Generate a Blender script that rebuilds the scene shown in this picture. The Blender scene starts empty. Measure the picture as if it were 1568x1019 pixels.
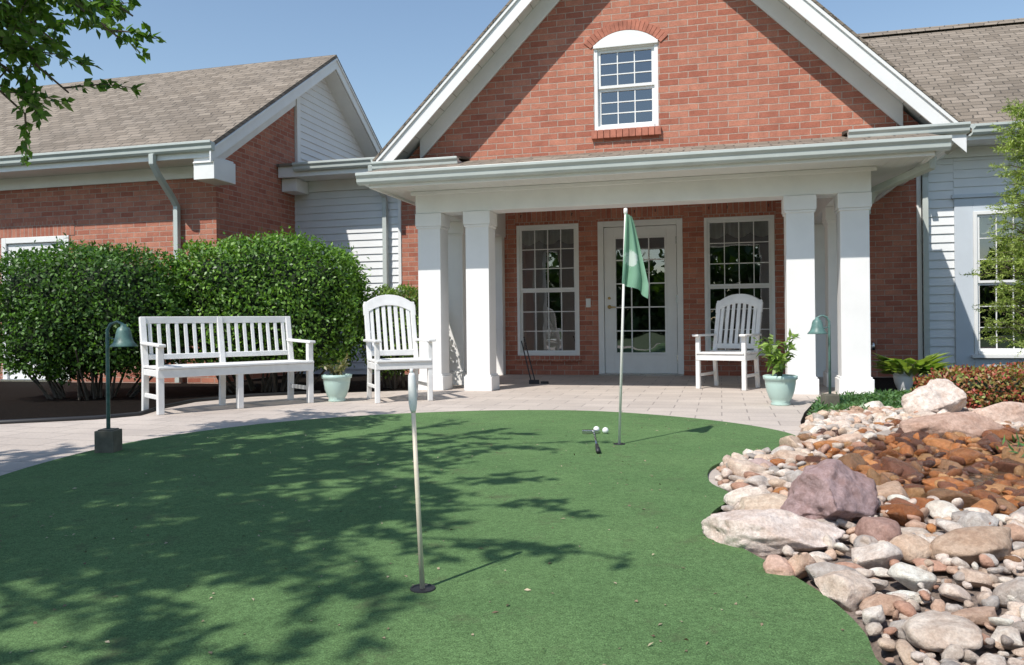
import bpy, bmesh, math, random
import numpy as np
from mathutils import Vector, Matrix, noise as mnoise
random.seed(7); rng=np.random.default_rng(7)
S=bpy.context.scene
COL=S.collection
TH=math.radians(14.7)      # the facade is turned by this angle relative to the camera

# ---------------------------------------------------------------- helpers
def empty(name,loc=(0,0,0),rz=0):
    o=bpy.data.objects.new(name,None); COL.objects.link(o); o.location=loc; o.rotation_euler=(0,0,rz); return o

class MB:
    def __init__(s): s.v=[]; s.f=[]
    def add(s,vs,fs):
        n=len(s.v); s.v+= [tuple(v) for v in vs]; s.f+=[tuple(i+n for i in f) for f in fs]
    def quad(s,a,b,c,d): s.add([a,b,c,d],[(0,1,2,3)])
    def box(s,x0,x1,y0,y1,z0,z1):
        s.add([(x0,y0,z0),(x1,y0,z0),(x1,y1,z0),(x0,y1,z0),(x0,y0,z1),(x1,y0,z1),(x1,y1,z1),(x0,y1,z1)],
              [(3,2,1,0),(4,5,6,7),(0,1,5,4),(1,2,6,5),(2,3,7,6),(3,0,4,7)])
    def beam(s,p0,p1,w,d,up=(0,0,1)):
        p0=Vector(p0);p1=Vector(p1);a=(p1-p0).normalized();u=Vector(up)
        if abs(a.dot(u))>.98:u=Vector((0,1,0))
        r=a.cross(u).normalized();u=r.cross(a).normalized();vs=[]
        for p in(p0,p1):
            for i,j in((-1,-1),(1,-1),(1,1),(-1,1)): vs.append(p+r*(w/2*i)+u*(d/2*j))
        s.add(vs,[(3,2,1,0),(4,5,6,7),(0,1,5,4),(1,2,6,5),(2,3,7,6),(3,0,4,7)])
    def tube(s,pts,rad,n=8,ph=0,cap=True):
        pts=[Vector(p) for p in pts]
        if not hasattr(rad,'__len__'): rad=[rad]*len(pts)
        base=len(s.v); ref=None
        for i,p in enumerate(pts):
            a=(pts[min(i+1,len(pts)-1)]-pts[max(i-1,0)]).normalized()
            if ref is None: ref=Vector((1,0,0)) if abs(a.x)<.9 else Vector((0,1,0))
            r=(ref-a*ref.dot(a)).normalized(); ref=r; u=a.cross(r)
            for k in range(n):
                t=ph+2*math.pi*k/n; q=p+(r*math.cos(t)+u*math.sin(t))*rad[i]; s.v.append(tuple(q))
        for i in range(len(pts)-1):
            for k in range(n):
                a=base+i*n+k;b=base+i*n+(k+1)%n
                s.f.append((a,b,b+n,a+n))
        if cap:
            s.f.append(tuple(base+k for k in range(n))[::-1]); e=base+(len(pts)-1)*n
            s.f.append(tuple(e+k for k in range(n)))
    def lathe(s,prof,c=(0,0,0),n=24):
        base=len(s.v)
        for r,z in prof:
            for k in range(n):
                t=2*math.pi*k/n; s.v.append((c[0]+r*math.cos(t),c[1]+r*math.sin(t),c[2]+z))
        for i in range(len(prof)-1):
            for k in range(n):
                a=base+i*n+k;b=base+i*n+(k+1)%n; s.f.append((a,b,b+n,a+n))
    def prism(s,poly,plane,a0,a1):
        n=len(poly)
        def P(p,a):
            return {'xz':(p[0],a,p[1]),'yz':(a,p[0],p[1]),'xy':(p[0],p[1],a)}[plane]
        vs=[P(p,a0) for p in poly]+[P(p,a1) for p in poly]
        fs=[tuple(range(n))[::-1],tuple(range(n,2*n))]+[(i,(i+1)%n,(i+1)%n+n,i+n) for i in range(n)]
        s.add(vs,fs)
    def obj(s,name,mat,parent=None,bevel=0,smooth=False,loc=(0,0,0),rz=0,recalc=True,seg=2):
        me=bpy.data.meshes.new(name); me.from_pydata(s.v,[],s.f); me.update()
        if recalc:
            bm=bmesh.new();bm.from_mesh(me);bmesh.ops.recalc_face_normals(bm,faces=bm.faces)
            bm.to_mesh(me);bm.free()
        o=bpy.data.objects.new(name,me); COL.objects.link(o)
        if mat: me.materials.append(mat)
        if smooth:
            me.polygons.foreach_set('use_smooth',[True]*len(me.polygons))
        if bevel:
            m=o.modifiers.new('b','BEVEL');m.width=bevel;m.segments=seg;m.limit_method='ANGLE'
        o.location=loc;o.rotation_euler=(0,0,rz)
        if parent:o.parent=parent
        return o

# ---------------------------------------------------------------- materials
def newmat(name):
    m=bpy.data.materials.new(name); m.use_nodes=True; nt=m.node_tree
    b=nt.nodes['Principled BSDF']; return m,nt,b
def N(nt,t,**kw):
    n=nt.nodes.new(t)
    for k,v in kw.items():
        if k in n.inputs: n.inputs[k].default_value=v
        else: setattr(n,k,v)
    return n
def L(nt,a,b): nt.links.new(a,b)
def rgba(c): return (c[0],c[1],c[2],1)
def coords(nt,kind='Object'):
    return N(nt,'ShaderNodeTexCoord').outputs[kind]
def noise(nt,vec,scale,detail=4,rough=.6):
    n=N(nt,'ShaderNodeTexNoise'); n.inputs['Scale'].default_value=scale;n.inputs['Detail'].default_value=detail;n.inputs['Roughness'].default_value=rough
    L(nt,vec,n.inputs['Vector']); return n.outputs['Fac']
def ramp(nt,fac,stops):
    r=N(nt,'ShaderNodeValToRGB'); el=r.color_ramp.elements
    while len(el)<len(stops): el.new(.5)
    for e,(p,c) in zip(el,stops): e.position=p;e.color=rgba(c)
    L(nt,fac,r.inputs[0]); return r.outputs[0]
def mix(nt,fac,a,b,mode='MIX'):
    m=N(nt,'ShaderNodeMix',data_type='RGBA',blend_type=mode)
    if isinstance(fac,(int,float)): m.inputs[0].default_value=fac
    else: L(nt,fac,m.inputs[0])
    for k,v in((6,a),(7,b)):
        if isinstance(v,tuple): m.inputs[k].default_value=rgba(v)
        else: L(nt,v,m.inputs[k])
    return m.outputs[2]
def bump(nt,b,h,strength=.3,dist=.01):
    n=N(nt,'ShaderNodeBump'); n.inputs['Strength'].default_value=strength;n.inputs['Distance'].default_value=dist
    L(nt,h,n.inputs['Height']); L(nt,n.outputs[0],b.inputs['Normal'])
def plain(name,c,rough=.5,var=.12,sc=6,metal=0,bs=.1):
    m,nt,b=newmat(name); v=coords(nt)
    f=noise(nt,v,sc,5); f2=noise(nt,v,sc*12,3)
    c1=tuple(x*(1-var) for x in c);c2=tuple(min(1,x*(1+var)) for x in c)
    L(nt,ramp(nt,f,[(.3,c1),(.7,c2)]),b.inputs['Base Color'])
    b.inputs['Roughness'].default_value=rough;b.inputs['Metallic'].default_value=metal
    bump(nt,b,f2,bs,.003); return m
def planar(nt,axis,sz=1.0):
    s=N(nt,'ShaderNodeSeparateXYZ');L(nt,coords(nt),s.inputs[0])
    c=N(nt,'ShaderNodeCombineXYZ');L(nt,s.outputs[axis],c.inputs[0])
    m=N(nt,'ShaderNodeMath',operation='MULTIPLY');L(nt,s.outputs[2],m.inputs[0]);m.inputs[1].default_value=sz
    L(nt,m.outputs[0],c.inputs[1]);return c.outputs[0]
def brickmat(name,axis,w=.215,h=.0735,c1=(.39,.130,.082),c2=(.54,.228,.150),mo=(.50,.39,.32)):
    m,nt,b=newmat(name); v=planar(nt,axis)
    t=N(nt,'ShaderNodeTexBrick');t.inputs['Scale'].default_value=1;t.inputs['Brick Width'].default_value=w;t.inputs['Row Height'].default_value=h
    t.inputs['Mortar Size'].default_value=.0055;t.inputs['Mortar Smooth'].default_value=.3
    t.inputs['Color1'].default_value=rgba(c1);t.inputs['Color2'].default_value=rgba(c2);t.inputs['Mortar'].default_value=rgba(mo)
    nz=N(nt,'ShaderNodeTexNoise');nz.inputs['Scale'].default_value=7;L(nt,v,nz.inputs['Vector'])
    va=N(nt,'ShaderNodeVectorMath',operation='MULTIPLY_ADD');L(nt,nz.outputs['Color'],va.inputs[0]);va.inputs[1].default_value=(.010,.010,0);L(nt,v,va.inputs[2])
    L(nt,va.outputs[0],t.inputs['Vector'])
    big=noise(nt,v,1.1,4);fine=noise(nt,v,60,4,.7);med=noise(nt,v,9,4,.7)
    col=mix(nt,.5,t.outputs['Color'],ramp(nt,big,[(.3,(.80,.76,.76)),(.7,(1.1,1.08,1.05))]),'MULTIPLY')
    col=mix(nt,.6,col,ramp(nt,fine,[(.3,(.70,.70,.70)),(.7,(1.22,1.22,1.22))]),'MULTIPLY')
    col=mix(nt,.5,col,ramp(nt,med,[(.35,(.72,.70,.70)),(.65,(1.15,1.15,1.15))]),'MULTIPLY')
    L(nt,col,b.inputs['Base Color']);b.inputs['Roughness'].default_value=.9
    inv=N(nt,'ShaderNodeMath',operation='MULTIPLY_ADD');L(nt,t.outputs['Fac'],inv.inputs[0]);inv.inputs[1].default_value=-1.5;L(nt,fine,inv.inputs[2])
    bump(nt,b,inv.outputs[0],.8,.007);return m
M_BR=brickmat('brick_front',0)
M_BRY=brickmat('brick_side',1)
M_SOLD=brickmat('brick_soldier',0,.075,.23)
M_WHITE=plain('white_trim_paint',(.80,.80,.78),.45,.05,3)
M_COLW=plain('column_paint',(.84,.83,.81),.5,.04,2.5)
M_GUT=plain('gutter_shade_gray',(.50,.54,.51),.35,.07,3)  # white gutters; the gray-green of their shade is put into the colour
M_SID=plain('vinyl_siding',(.76,.77,.77),.5,.04,2)
M_BLUE=plain('casing_gray',(.58,.63,.68),.5,.04,3)
M_FURN=plain('painted_white_wood',(.80,.79,.77),.42,.08,9)
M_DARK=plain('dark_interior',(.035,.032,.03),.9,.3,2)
M_CURT=plain('curtain_cloth',(.32,.31,.27),.9,.15,10)
M_BLACK=plain('black_rubber',(.02,.02,.022),.5,.1)
M_STEEL=plain('steel',(.6,.6,.6),.25,.05,5,1)
M_BRASS=plain('brass',(.7,.5,.2),.3,.05,5,1)
M_POT=plain('glazed_pot_green',(.46,.62,.56),.35,.08,5)
M_LAMP=plain('verdigris_metal',(.10,.19,.17),.45,.35,18)
M_POST=plain('weathered_post',(.13,.12,.09),.8,.3,14,bs=.5)
M_BARK=plain('bark',(.11,.085,.065),.9,.4,12,bs=.8)
def glassmat():
    m=bpy.data.materials.new('window_glass');m.use_nodes=True;nt=m.node_tree;nt.nodes.clear()
    o=N(nt,'ShaderNodeOutputMaterial');mx=N(nt,'ShaderNodeMixShader');t=N(nt,'ShaderNodeBsdfTransparent');g=N(nt,'ShaderNodeBsdfGlossy')
    g.inputs['Roughness'].default_value=.01;t.inputs[0].default_value=(.75,.8,.78,1);g.inputs[0].default_value=(.95,.97,1,1)
    lw=N(nt,'ShaderNodeLayerWeight');lw.inputs[0].default_value=.35
    mr=N(nt,'ShaderNodeMapRange');mr.inputs[3].default_value=.18;mr.inputs[4].default_value=.9
    L(nt,lw.outputs['Fresnel'],mr.inputs[0]);L(nt,mr.outputs[0],mx.inputs[0]);L(nt,t.outputs[0],mx.inputs[1]);L(nt,g.outputs[0],mx.inputs[2])
    L(nt,mx.outputs[0],o.inputs[0])
    nz=N(nt,'ShaderNodeTexNoise');nz.inputs['Scale'].default_value=1.5;L(nt,coords(nt),nz.inputs['Vector'])
    bp=N(nt,'ShaderNodeBump');bp.inputs['Strength'].default_value=.08;bp.inputs['Distance'].default_value=.05;L(nt,nz.outputs[0],bp.inputs['Height']);L(nt,bp.outputs[0],g.inputs['Normal'])
    return m
M_GLASS=glassmat()
def shinglemat(sz):
    m,nt,b=newmat('asphalt_shingles');v=planar(nt,0,sz)
    t=N(nt,'ShaderNodeTexBrick');t.inputs['Scale'].default_value=1;t.inputs['Brick Width'].default_value=.22;t.inputs['Row Height'].default_value=.12
    t.inputs['Mortar Size'].default_value=.009;t.inputs['Mortar Smooth'].default_value=.6;t.offset=.4
    t.inputs['Color1'].default_value=(.19,.155,.12,1);t.inputs['Color2'].default_value=(.30,.25,.20,1);t.inputs['Mortar'].default_value=(.09,.077,.062,1)  # dark mortar colour paints the shadow line along each shingle course
    nz=N(nt,'ShaderNodeTexNoise');nz.inputs['Scale'].default_value=5;L(nt,v,nz.inputs['Vector'])
    va=N(nt,'ShaderNodeVectorMath',operation='MULTIPLY_ADD');L(nt,nz.outputs['Color'],va.inputs[0]);va.inputs[1].default_value=(.12,.02,0);L(nt,v,va.inputs[2])
    L(nt,va.outputs[0],t.inputs['Vector'])
    f=noise(nt,v,90,2);g=noise(nt,v,.8,4)
    c=mix(nt,.6,t.outputs['Color'],ramp(nt,f,[(.3,(.6,.6,.6)),(.7,(1.3,1.3,1.3))]),'MULTIPLY')
    c=mix(nt,.6,c,ramp(nt,g,[(.3,(.8,.8,.8)),(.7,(1.15,1.13,1.1))]),'MULTIPLY')
    L(nt,c,b.inputs['Base Color']);b.inputs['Roughness'].default_value=.95
    inv=N(nt,'ShaderNodeMath',operation='MULTIPLY_ADD');L(nt,t.outputs['Fac'],inv.inputs[0]);inv.inputs[1].default_value=-1.5;L(nt,f,inv.inputs[2])
    bump(nt,b,inv.outputs[0],.7,.01);return m
M_SH=shinglemat(1.8)
def attrmat(name,rough=.55,trans=0,usealpha=False,rock=False):
    m,nt,b=newmat(name);a=N(nt,'ShaderNodeAttribute');a.attribute_name='Col'
    col=a.outputs['Color']
    if rock:
        v=coords(nt);f=noise(nt,v,42,8,.75);f2=noise(nt,v,11,5,.7);f3=noise(nt,v,150,3,.7)
        col=mix(nt,.9,col,ramp(nt,f,[(.35,(.70,.64,.60)),(.62,(1.12,1.1,1.08))]),'MULTIPLY')
        col=mix(nt,.8,col,ramp(nt,f2,[(.38,(.84,.74,.68)),(.58,(1.08,1.08,1.08))]),'MULTIPLY')
        col=mix(nt,.6,col,ramp(nt,f3,[(.3,(.78,.78,.78)),(.6,(1.12,1.12,1.12))]),'MULTIPLY')
        bump(nt,b,f,.8,.018)
    L(nt,col,b.inputs['Base Color'])
    if usealpha: L(nt,a.outputs['Alpha'],b.inputs['Roughness'])
    else: b.inputs['Roughness'].default_value=rough
    if trans:
        t=N(nt,'ShaderNodeBsdfTranslucent');mc=mix(nt,1,col,(1.3,1.5,.5),'MULTIPLY');L(nt,mc,t.inputs[0])
        mx=N(nt,'ShaderNodeMixShader');mx.inputs[0].default_value=trans
        out=[n for n in nt.nodes if n.type=='OUTPUT_MATERIAL'][0]
        L(nt,b.outputs[0],mx.inputs[1]);L(nt,t.outputs[0],mx.inputs[2]);L(nt,mx.outputs[0],out.inputs[0])
    return m
M_LEAF=attrmat('leaf',.45,.3)
M_ROCK=attrmat('stone',.8,0,True,True)
M_LIT=attrmat('dry_litter',.8)

def setcol(me,c):
    a=me.color_attributes.new('Col','FLOAT_COLOR','POINT'); a.data.foreach_set('color',np.asarray(c,dtype=np.float32).ravel())
def fastmesh(name,V,F):
    V=np.asarray(V,dtype=np.float32);F=np.asarray(F,dtype=np.int32);k=F.shape[1]
    me=bpy.data.meshes.new(name);me.vertices.add(len(V));me.vertices.foreach_set('co',V.ravel())
    me.loops.add(F.size);me.loops.foreach_set('vertex_index',F.ravel());me.polygons.add(len(F));me.polygons.foreach_set('loop_start',np.arange(0,F.size,k,dtype=np.int32))
    me.update(calc_edges=True);me.validate();return me
def unit(a): return a/np.maximum(np.linalg.norm(a,axis=1,keepdims=True),1e-9)
def leaves(name,P,D,Nn,Ls,Ws,cols,mat,parent=None,fold=.15):
    n=len(P);D=unit(D);Nn=unit(Nn-D*np.sum(D*Nn,axis=1,keepdims=True));T=np.cross(Nn,D)
    Ls=np.broadcast_to(np.asarray(Ls,float),(n,))[:,None];Ws=np.broadcast_to(np.asarray(Ws,float),(n,))[:,None]
    V=np.empty((n,4,3));V[:,0]=P;V[:,1]=P+D*Ls*.45+T*Ws*.5+Nn*Ws*fold;V[:,2]=P+D*Ls-Nn*Ls*.08;V[:,3]=P+D*Ls*.45-T*Ws*.5+Nn*Ws*fold
    F=(np.arange(n)[:,None]*4+np.array([0,1,2,3]))
    me=fastmesh(name,V.reshape(-1,3),F)
    c=np.ones((n,4,4));c[:,:,:3]=np.asarray(cols)[:,None,:];setcol(me,c.reshape(-1,4))
    me.materials.append(mat);o=bpy.data.objects.new(name,me);COL.objects.link(o)
    if parent:o.parent=parent
    return o
def leafcols(n,a,b,p=1.0):
    t=rng.random(n)[:,None]**p;a=np.array(a);b=np.array(b)
    return (a*(1-t)+b*t)*(.8+.4*rng.random((n,1)))

# ================================================================= BUILDING
H=empty('brick_house',(0,0,0),-TH)
D=11.69
def wall_holes(mb,x0,x1,z0,z1,y,holes,rev=.09):
    xs=sorted(set([x0,x1]+[h[0] for h in holes]+[h[1] for h in holes]))
    for a,b in zip(xs[:-1],xs[1:]):
        hs=sorted([h for h in holes if h[0]<=a+1e-6 and h[1]>=b-1e-6],key=lambda h:h[2]);z=z0
        for h in hs:
            if h[2]>z: mb.quad((a,y,z),(b,y,z),(b,y,h[2]),(a,y,h[2]))
            z=h[3]
        if z<z1: mb.quad((a,y,z),(b,y,z),(b,y,z1),(a,y,z1))
    for h in holes:
        a,b,c,d=h
        mb.quad((a,y,c),(a,y+rev,c),(a,y+rev,d),(a,y,d));mb.quad((b,y,c),(b,y+rev,c),(b,y+rev,d),(b,y,d))
        mb.quad((a,y,d),(b,y,d),(b,y+rev,d),(a,y+rev,d));mb.quad((a,y,c),(b,y,c),(b,y+rev,c),(a,y+rev,c))
def window(x0,x1,z0,z1,y,cols,rows,tag='window',frame=.045,mid=True,room=True,valance=True,sill=False):
    w=empty(tag);w.parent=H
    f=MB();yf=y-.012;yb=y+.07
    f.box(x0,x0+frame,yf,yb,z0,z1);f.box(x1-frame,x1,yf,yb,z0,z1);f.box(x0+frame,x1-frame,yf,yb,z1-frame,z1);f.box(x0+frame,x1-frame,yf-.012,yb,z0,z0+frame)
    f.obj('window_frame',M_WHITE,w,.004)
    s=MB();g=MB();xi0=x0+frame;xi1=x1-frame;zi0=z0+frame;zi1=z1-frame;sw=.032
    zm=(zi0+zi1)/2
    parts=[(zm,zi1,y+.012),(zi0,zm,y+.035)] if mid else [(zi0,zi1,y+.012)]
    for a,b,ys in parts:
        s.box(xi0,xi0+sw,ys,ys+.022,a,b);s.box(xi1-sw,xi1,ys,ys+.022,a,b)
        s.box(xi0+sw,xi1-sw,ys,ys+.022,b-sw,b);s.box(xi0+sw,xi1-sw,ys,ys+.022,a,a+sw)
        for i in range(1,cols):
            xx=xi0+sw+(xi1-xi0-2*sw)*i/cols;s.box(xx-.006,xx+.006,ys+.006,ys+.018,a+sw,b-sw)
        for i in range(1,rows):
            zz=a+sw+(b-a-2*sw)*i/rows;s.box(xi0+sw,xi1-sw,ys+.0075,ys+.0165,zz-.006,zz+.006)
        g.quad((xi0+sw,ys+.02,a+sw),(xi1-sw,ys+.02,a+sw),(xi1-sw,ys+.02,b-sw),(xi0+sw,ys+.02,b-sw))
    s.obj('sash',M_WHITE,w);g.obj('glass',M_GLASS,w)
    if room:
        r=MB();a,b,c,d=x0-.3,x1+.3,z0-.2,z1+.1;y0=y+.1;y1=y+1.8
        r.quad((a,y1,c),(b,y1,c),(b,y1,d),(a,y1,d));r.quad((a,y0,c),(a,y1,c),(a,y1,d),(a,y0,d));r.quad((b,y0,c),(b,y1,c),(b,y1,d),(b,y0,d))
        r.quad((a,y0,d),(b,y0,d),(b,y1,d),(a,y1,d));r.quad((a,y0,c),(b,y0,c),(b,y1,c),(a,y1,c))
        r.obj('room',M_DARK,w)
    if valance:
        n=60;vb=MB();vs=[];fs=[]
        for i in range(n+1):
            t=i/n;xx=x0+(x1-x0)*t;yy=y+.13+.018*math.sin(t*46);low=z1-.22-.07*abs(math.sin(t*math.pi*3))
            vs+=[(xx,yy,z1),(xx,yy,low)]
            if i<n: fs.append((2*i,2*i+1,2*i+3,2*i+2))
        vb.add(vs,fs);vb.obj('valance',M_CURT,w,smooth=True)
    return w
WL=(-2.98,-2.03,.285,2.25);WR=(-.22,.735,.285,2.25);DR=(-1.746,-.52,0.0,2.26)
mb=MB();wall_holes(mb,-4.87,2.56,-.05,3.1,D,[WL,WR,DR]);mb.obj('main_brick_wall',M_BR,H)
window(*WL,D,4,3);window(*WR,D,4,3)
mb=MB()
for w in(WL,WR,DR): mb.box(w[0]-.02,w[1]+.02,D-.006,D+.01,w[3]+.004,w[3]+.20)
mb.obj('soldier_course',M_SOLD,H)
mb=MB()
for w in(WL,WR): mb.box(w[0]-.03,w[1]+.03,D-.045,D+.01,w[2]-.085,w[2]-.003)
mb.obj('brick_sill',M_SOLD,H,.004)
def door(x0,x1,z1,y,lite=True,left=True):
    d=empty('door');d.parent=H;f=MB();fr=.085
    f.box(x0,x0+fr,y-.015,y+.09,0,z1);f.box(x1-fr,x1,y-.015,y+.09,0,z1);f.box(x0+fr,x1-fr,y-.015,y+.09,z1-fr,z1)
    f.obj('door_frame',M_WHITE,d,.006)
    a,b=x0+fr+.006,x1-fr-.006;zt=z1-fr-.006;ys=y+.02;st=.14
    s=MB();s.box(a,a+st,ys,ys+.045,.03,zt);s.box(b-st,b,ys,ys+.045,.03,zt);s.box(a+st,b-st,ys,ys+.045,zt-st,zt);s.box(a+st,b-st,ys,ys+.045,.03,.30)
    gi0,gi1,gz0,gz1=a+st,b-st,.30,zt-st
    s.box(gi0,gi0+.03,ys-.008,ys+.04,gz0,gz1);s.box(gi1-.03,gi1,ys-.008,ys+.04,gz0,gz1);s.box(gi0+.03,gi1-.03,ys-.008,ys+.04,gz0,gz0+.03);s.box(gi0+.03,gi1-.03,ys-.008,ys+.04,gz1-.03,gz1)
    for i in range(1,3):
        xx=gi0+(gi1-gi0)*i/3;s.box(xx-.009,xx+.009,ys+.008,ys+.03,gz0+.03,gz1-.03)
    for i in range(1,5):
        zz=gz0+(gz1-gz0)*i/5;s.box(gi0+.03,gi1-.03,ys+.0095,ys+.0285,zz-.009,zz+.009)
    s.obj('door_leaf',M_WHITE,d,.003)
    g=MB();g.quad((gi0,ys+.03,gz0),(gi1,ys+.03,gz0),(gi1,ys+.03,gz1),(gi0,ys+.03,gz1));g.obj('glass',M_GLASS,d)
    t=MB();t.box(x0,x1,y-.06,y+.1,-.01,.028);t.obj('threshold',M_STEEL,d,.004)
    k=MB();xk=a+.07 if left else b-.07
    for zz,r in((1.0,.028),(1.13,.02)):
        k.tube([(xk,ys+.0,zz),(xk,ys-.02,zz),(xk,ys-.022,zz)],[r,r,.001],12)
    k.tube([(xk,ys-.01,1.0),(xk,ys-.055,1.0),(xk+(.1 if left else -.1),ys-.06,.995)],[.012,.012,.009],8)
    k.obj('door_handle',M_BRASS,d,smooth=True)
    hg=MB();xh=b+.004 if left else a-.004
    for zz in(.25,1.1,1.95): hg.box(xh-.012,xh+.012,ys-.012,ys+.01,zz-.05,zz+.05)
    hg.obj('hinges',M_STEEL,d)
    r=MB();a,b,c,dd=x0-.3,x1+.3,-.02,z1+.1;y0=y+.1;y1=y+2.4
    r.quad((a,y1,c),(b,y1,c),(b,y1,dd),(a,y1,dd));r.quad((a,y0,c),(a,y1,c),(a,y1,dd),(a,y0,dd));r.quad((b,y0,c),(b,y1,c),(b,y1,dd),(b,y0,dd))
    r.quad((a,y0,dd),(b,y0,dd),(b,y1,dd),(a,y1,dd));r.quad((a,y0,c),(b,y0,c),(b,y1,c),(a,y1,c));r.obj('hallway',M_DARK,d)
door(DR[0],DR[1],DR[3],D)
mb=MB();mb.box(-1.93,-1.86,D-.012,D+.01,1.0,1.13);mb.obj('door_call_plate',M_WHITE,H,.004)
mb=MB()
for x in(-2.9,-2.12,-1.2,-.15,.1,.66,-.9):
    mb.tube([(x,D-.01,2.40),(x,D-.05,2.40),(x,D-.06,2.36)],.006,6)
mb.obj('hooks',M_BLACK,H)

def siding_y(mb,x0f,z0,z1,y,h=.115):
    z=z0
    while z<z1-1e-3:
        zt=min(z+h,z1);a0,b0=x0f(z);a1,b1=x0f(zt)
        mb.quad((a0,y-.016,z),(b0,y-.016,z),(b1,y,zt),(a1,y,zt));mb.quad((a0,y-.016,z),(b0,y-.016,z),(b0,y,z),(a0,y,z));z+=h
mb=MB();siding_y(mb,lambda z:(-6.72,-4.90),-.05,3.15,D+.02);siding_y(mb,lambda z:(2.62,3.0),-.05,3.15,D+.02)
siding_y(mb,lambda z:(3.0,9.5),2.40,3.15,D+.02);siding_y(mb,lambda z:(3.0,9.5),-.05,.09,D+.02);siding_y(mb,lambda z:(4.35,9.5),.09,2.40,D+.02)
mb.obj('vinyl_siding',M_SID,H)
mb=MB()
mb.box(3.0,3.22,D-.02,D+.05,.09,2.36);mb.box(4.17,4.35,D-.02,D+.05,.09,2.36);mb.box(3.22,4.17,D-.02,D+.05,2.18,2.36);mb.box(3.22,4.17,D-.02,D+.05,.09,.30);mb.box(2.97,4.38,D-.045,D+.02,2.362,2.41)
mb.obj('window_casing',M_BLUE,H,.004)
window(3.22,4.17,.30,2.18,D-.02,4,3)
mb=MB();mb.box(3.18,4.21,D-.08,D-.035,.255,.298);mb.box(2.545,2.60,D-.025,D+.03,-.05,3.12);mb.box(-4.90,-4.85,D-.02,D+.03,-.05,3.12);mb.obj('corner_trim',M_WHITE,H,.003)

# ---- porch
def column(X,Y):
    c=MB();w=.14
    c.box(X-w,X+w,Y-w,Y+w,.18,1.93)
    c.box(X-w-.028,X+w+.028,Y-w-.028,Y+w+.028,.0,.165);c.box(X-w-.014,X+w+.014,Y-w-.014,Y+w+.014,.166,.185)
    c.box(X-w-.013,X+w+.013,Y-w-.013,Y+w+.013,1.90,1.925);c.box(X-w-.022,X+w+.022,Y-w-.022,Y+w+.022,1.926,2.078)
    c.obj('porch_column',M_COLW,H,.005)
for X,Y in((-3.31,8.95),(-2.72,8.95),(-3.31,9.78),(.81,8.95),(1.34,8.95),(1.34,9.95)): column(X,Y)
for X in(-3.31,1.34):
    c=MB();c.box(X-.14,X+.14,D-.15,D-.003,0,2.078);c.obj('porch_pilaster',M_COLW,H,.005)
mb=MB();mb.box(-3.47,1.50,8.80,9.10,2.08,2.60);mb.box(-3.47,-3.15,9.10,D-.003,2.08,2.60);mb.box(1.18,1.50,9.10,D-.003,2.08,2.60)
mb.box(-3.52,1.55,8.77,8.80,2.29,2.335)
mb.obj('porch_beam',M_WHITE,H,.006)
M_SOF=plain('soffit_vinyl',(.70,.71,.68),.5,.04,3)
mb=MB();mb.box(-3.78,1.94,8.27,8.797,2.337,2.357);mb.box(-3.78,-3.473,8.798,D,2.337,2.357);mb.box(1.503,1.94,8.798,D,2.337,2.357);mb.box(-3.149,1.179,9.101,D,2.60,2.62)
x=-3.7
while x<1.9:
    mb.box(x-.004,x+.004,8.29,8.77,2.334,2.337);x+=.1
mb.obj('soffit',M_SOF,H)
mb=MB();mb.box(-3.80,1.96,8.24,8.268,2.31,2.46);mb.box(-3.81,-3.782,8.27,D,2.31,2.46);mb.box(1.942,1.97,8.27,D,2.31,2.46);mb.obj('fascia',M_WHITE,H,.003)
GP=[(0,-.125),(-.055,-.125),(-.075,-.10),(-.08,-.06),(-.105,-.03),(-.105,0),(-.095,0),(-.093,-.012),(0,-.012)]
def gutter_x(x0,x1,yb,zt,k=1):
    g=MB();g.prism([(yb+p[0]*k,zt+p[1]*k) for p in GP],'yz',x0,x1);return g.obj('gutter',M_GUT,H,.003)
gutter_x(-3.92,2.08,8.238,2.47)
mb=MB();mb.prism([(1.972-p[0],2.47+p[1]) for p in GP],'xz',8.24,D-.2);mb.prism([(-3.812+p[0],2.47+p[1]) for p in GP],'xz',8.24,D-.2);mb.obj('side_gutter',M_GUT,H,.003)
mb=MB();mb.prism([(8.19,2.478),(9.25,2.765),(9.25,2.73),(8.19,2.455)],'yz',-3.86,2.02);mb.box(-3.86,-3.5,9.26,D,2.48,2.60);mb.box(1.9,2.02,9.26,D,2.48,2.60);mb.obj('porch_roof',M_SH,H)
# gable
XC=-.835;AP=5.905;YF=8.80;YG=9.2
def roofz(x,off=0): return AP-abs(x-XC)-off
wx0,wx1,wz0,wz1=-1.40,-.66,3.0,3.98
mb=MB();off=.20
xl=XC-(AP-off-2.62);xr=XC+(AP-off-2.62)
def P(x,z,y=YG): return (x,y,z)
mb.add([P(xl,2.62),P(wx0,2.62),P(wx0,roofz(wx0,off))],[(0,1,2)])
mb.add([P(wx1,2.62),P(xr,2.62),P(wx1,roofz(wx1,off))],[(0,1,2)])
mb.quad(P(wx0,2.62),P(wx1,2.62),P(wx1,wz0),P(wx0,wz0))
mb.add([P(wx0,wz1),P(wx1,wz1),P(wx1,roofz(wx1,off)),P(XC,AP-off),P(wx0,roofz(wx0,off))],[(0,1,2,3,4)])
for xx in(wx0,wx1): mb.quad((xx,YG,wz0),(xx,YG+.08,wz0),(xx,YG+.08,wz1),(xx,YG,wz1))
mb.obj('gable_brick_wall',M_BR,H)
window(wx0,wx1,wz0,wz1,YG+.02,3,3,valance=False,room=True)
cxw=(wx0+wx1)/2;hw=(wx1-wx0)/2;rise=.15;R=(hw*hw+rise*rise)/(2*rise);zc=wz1+rise-R;a0=math.asin(hw/R)
arc=[(cxw+R*math.sin(-a0+2*a0*i/16),zc+R*math.cos(-a0+2*a0*i/16)) for i in range(17)]
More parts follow.
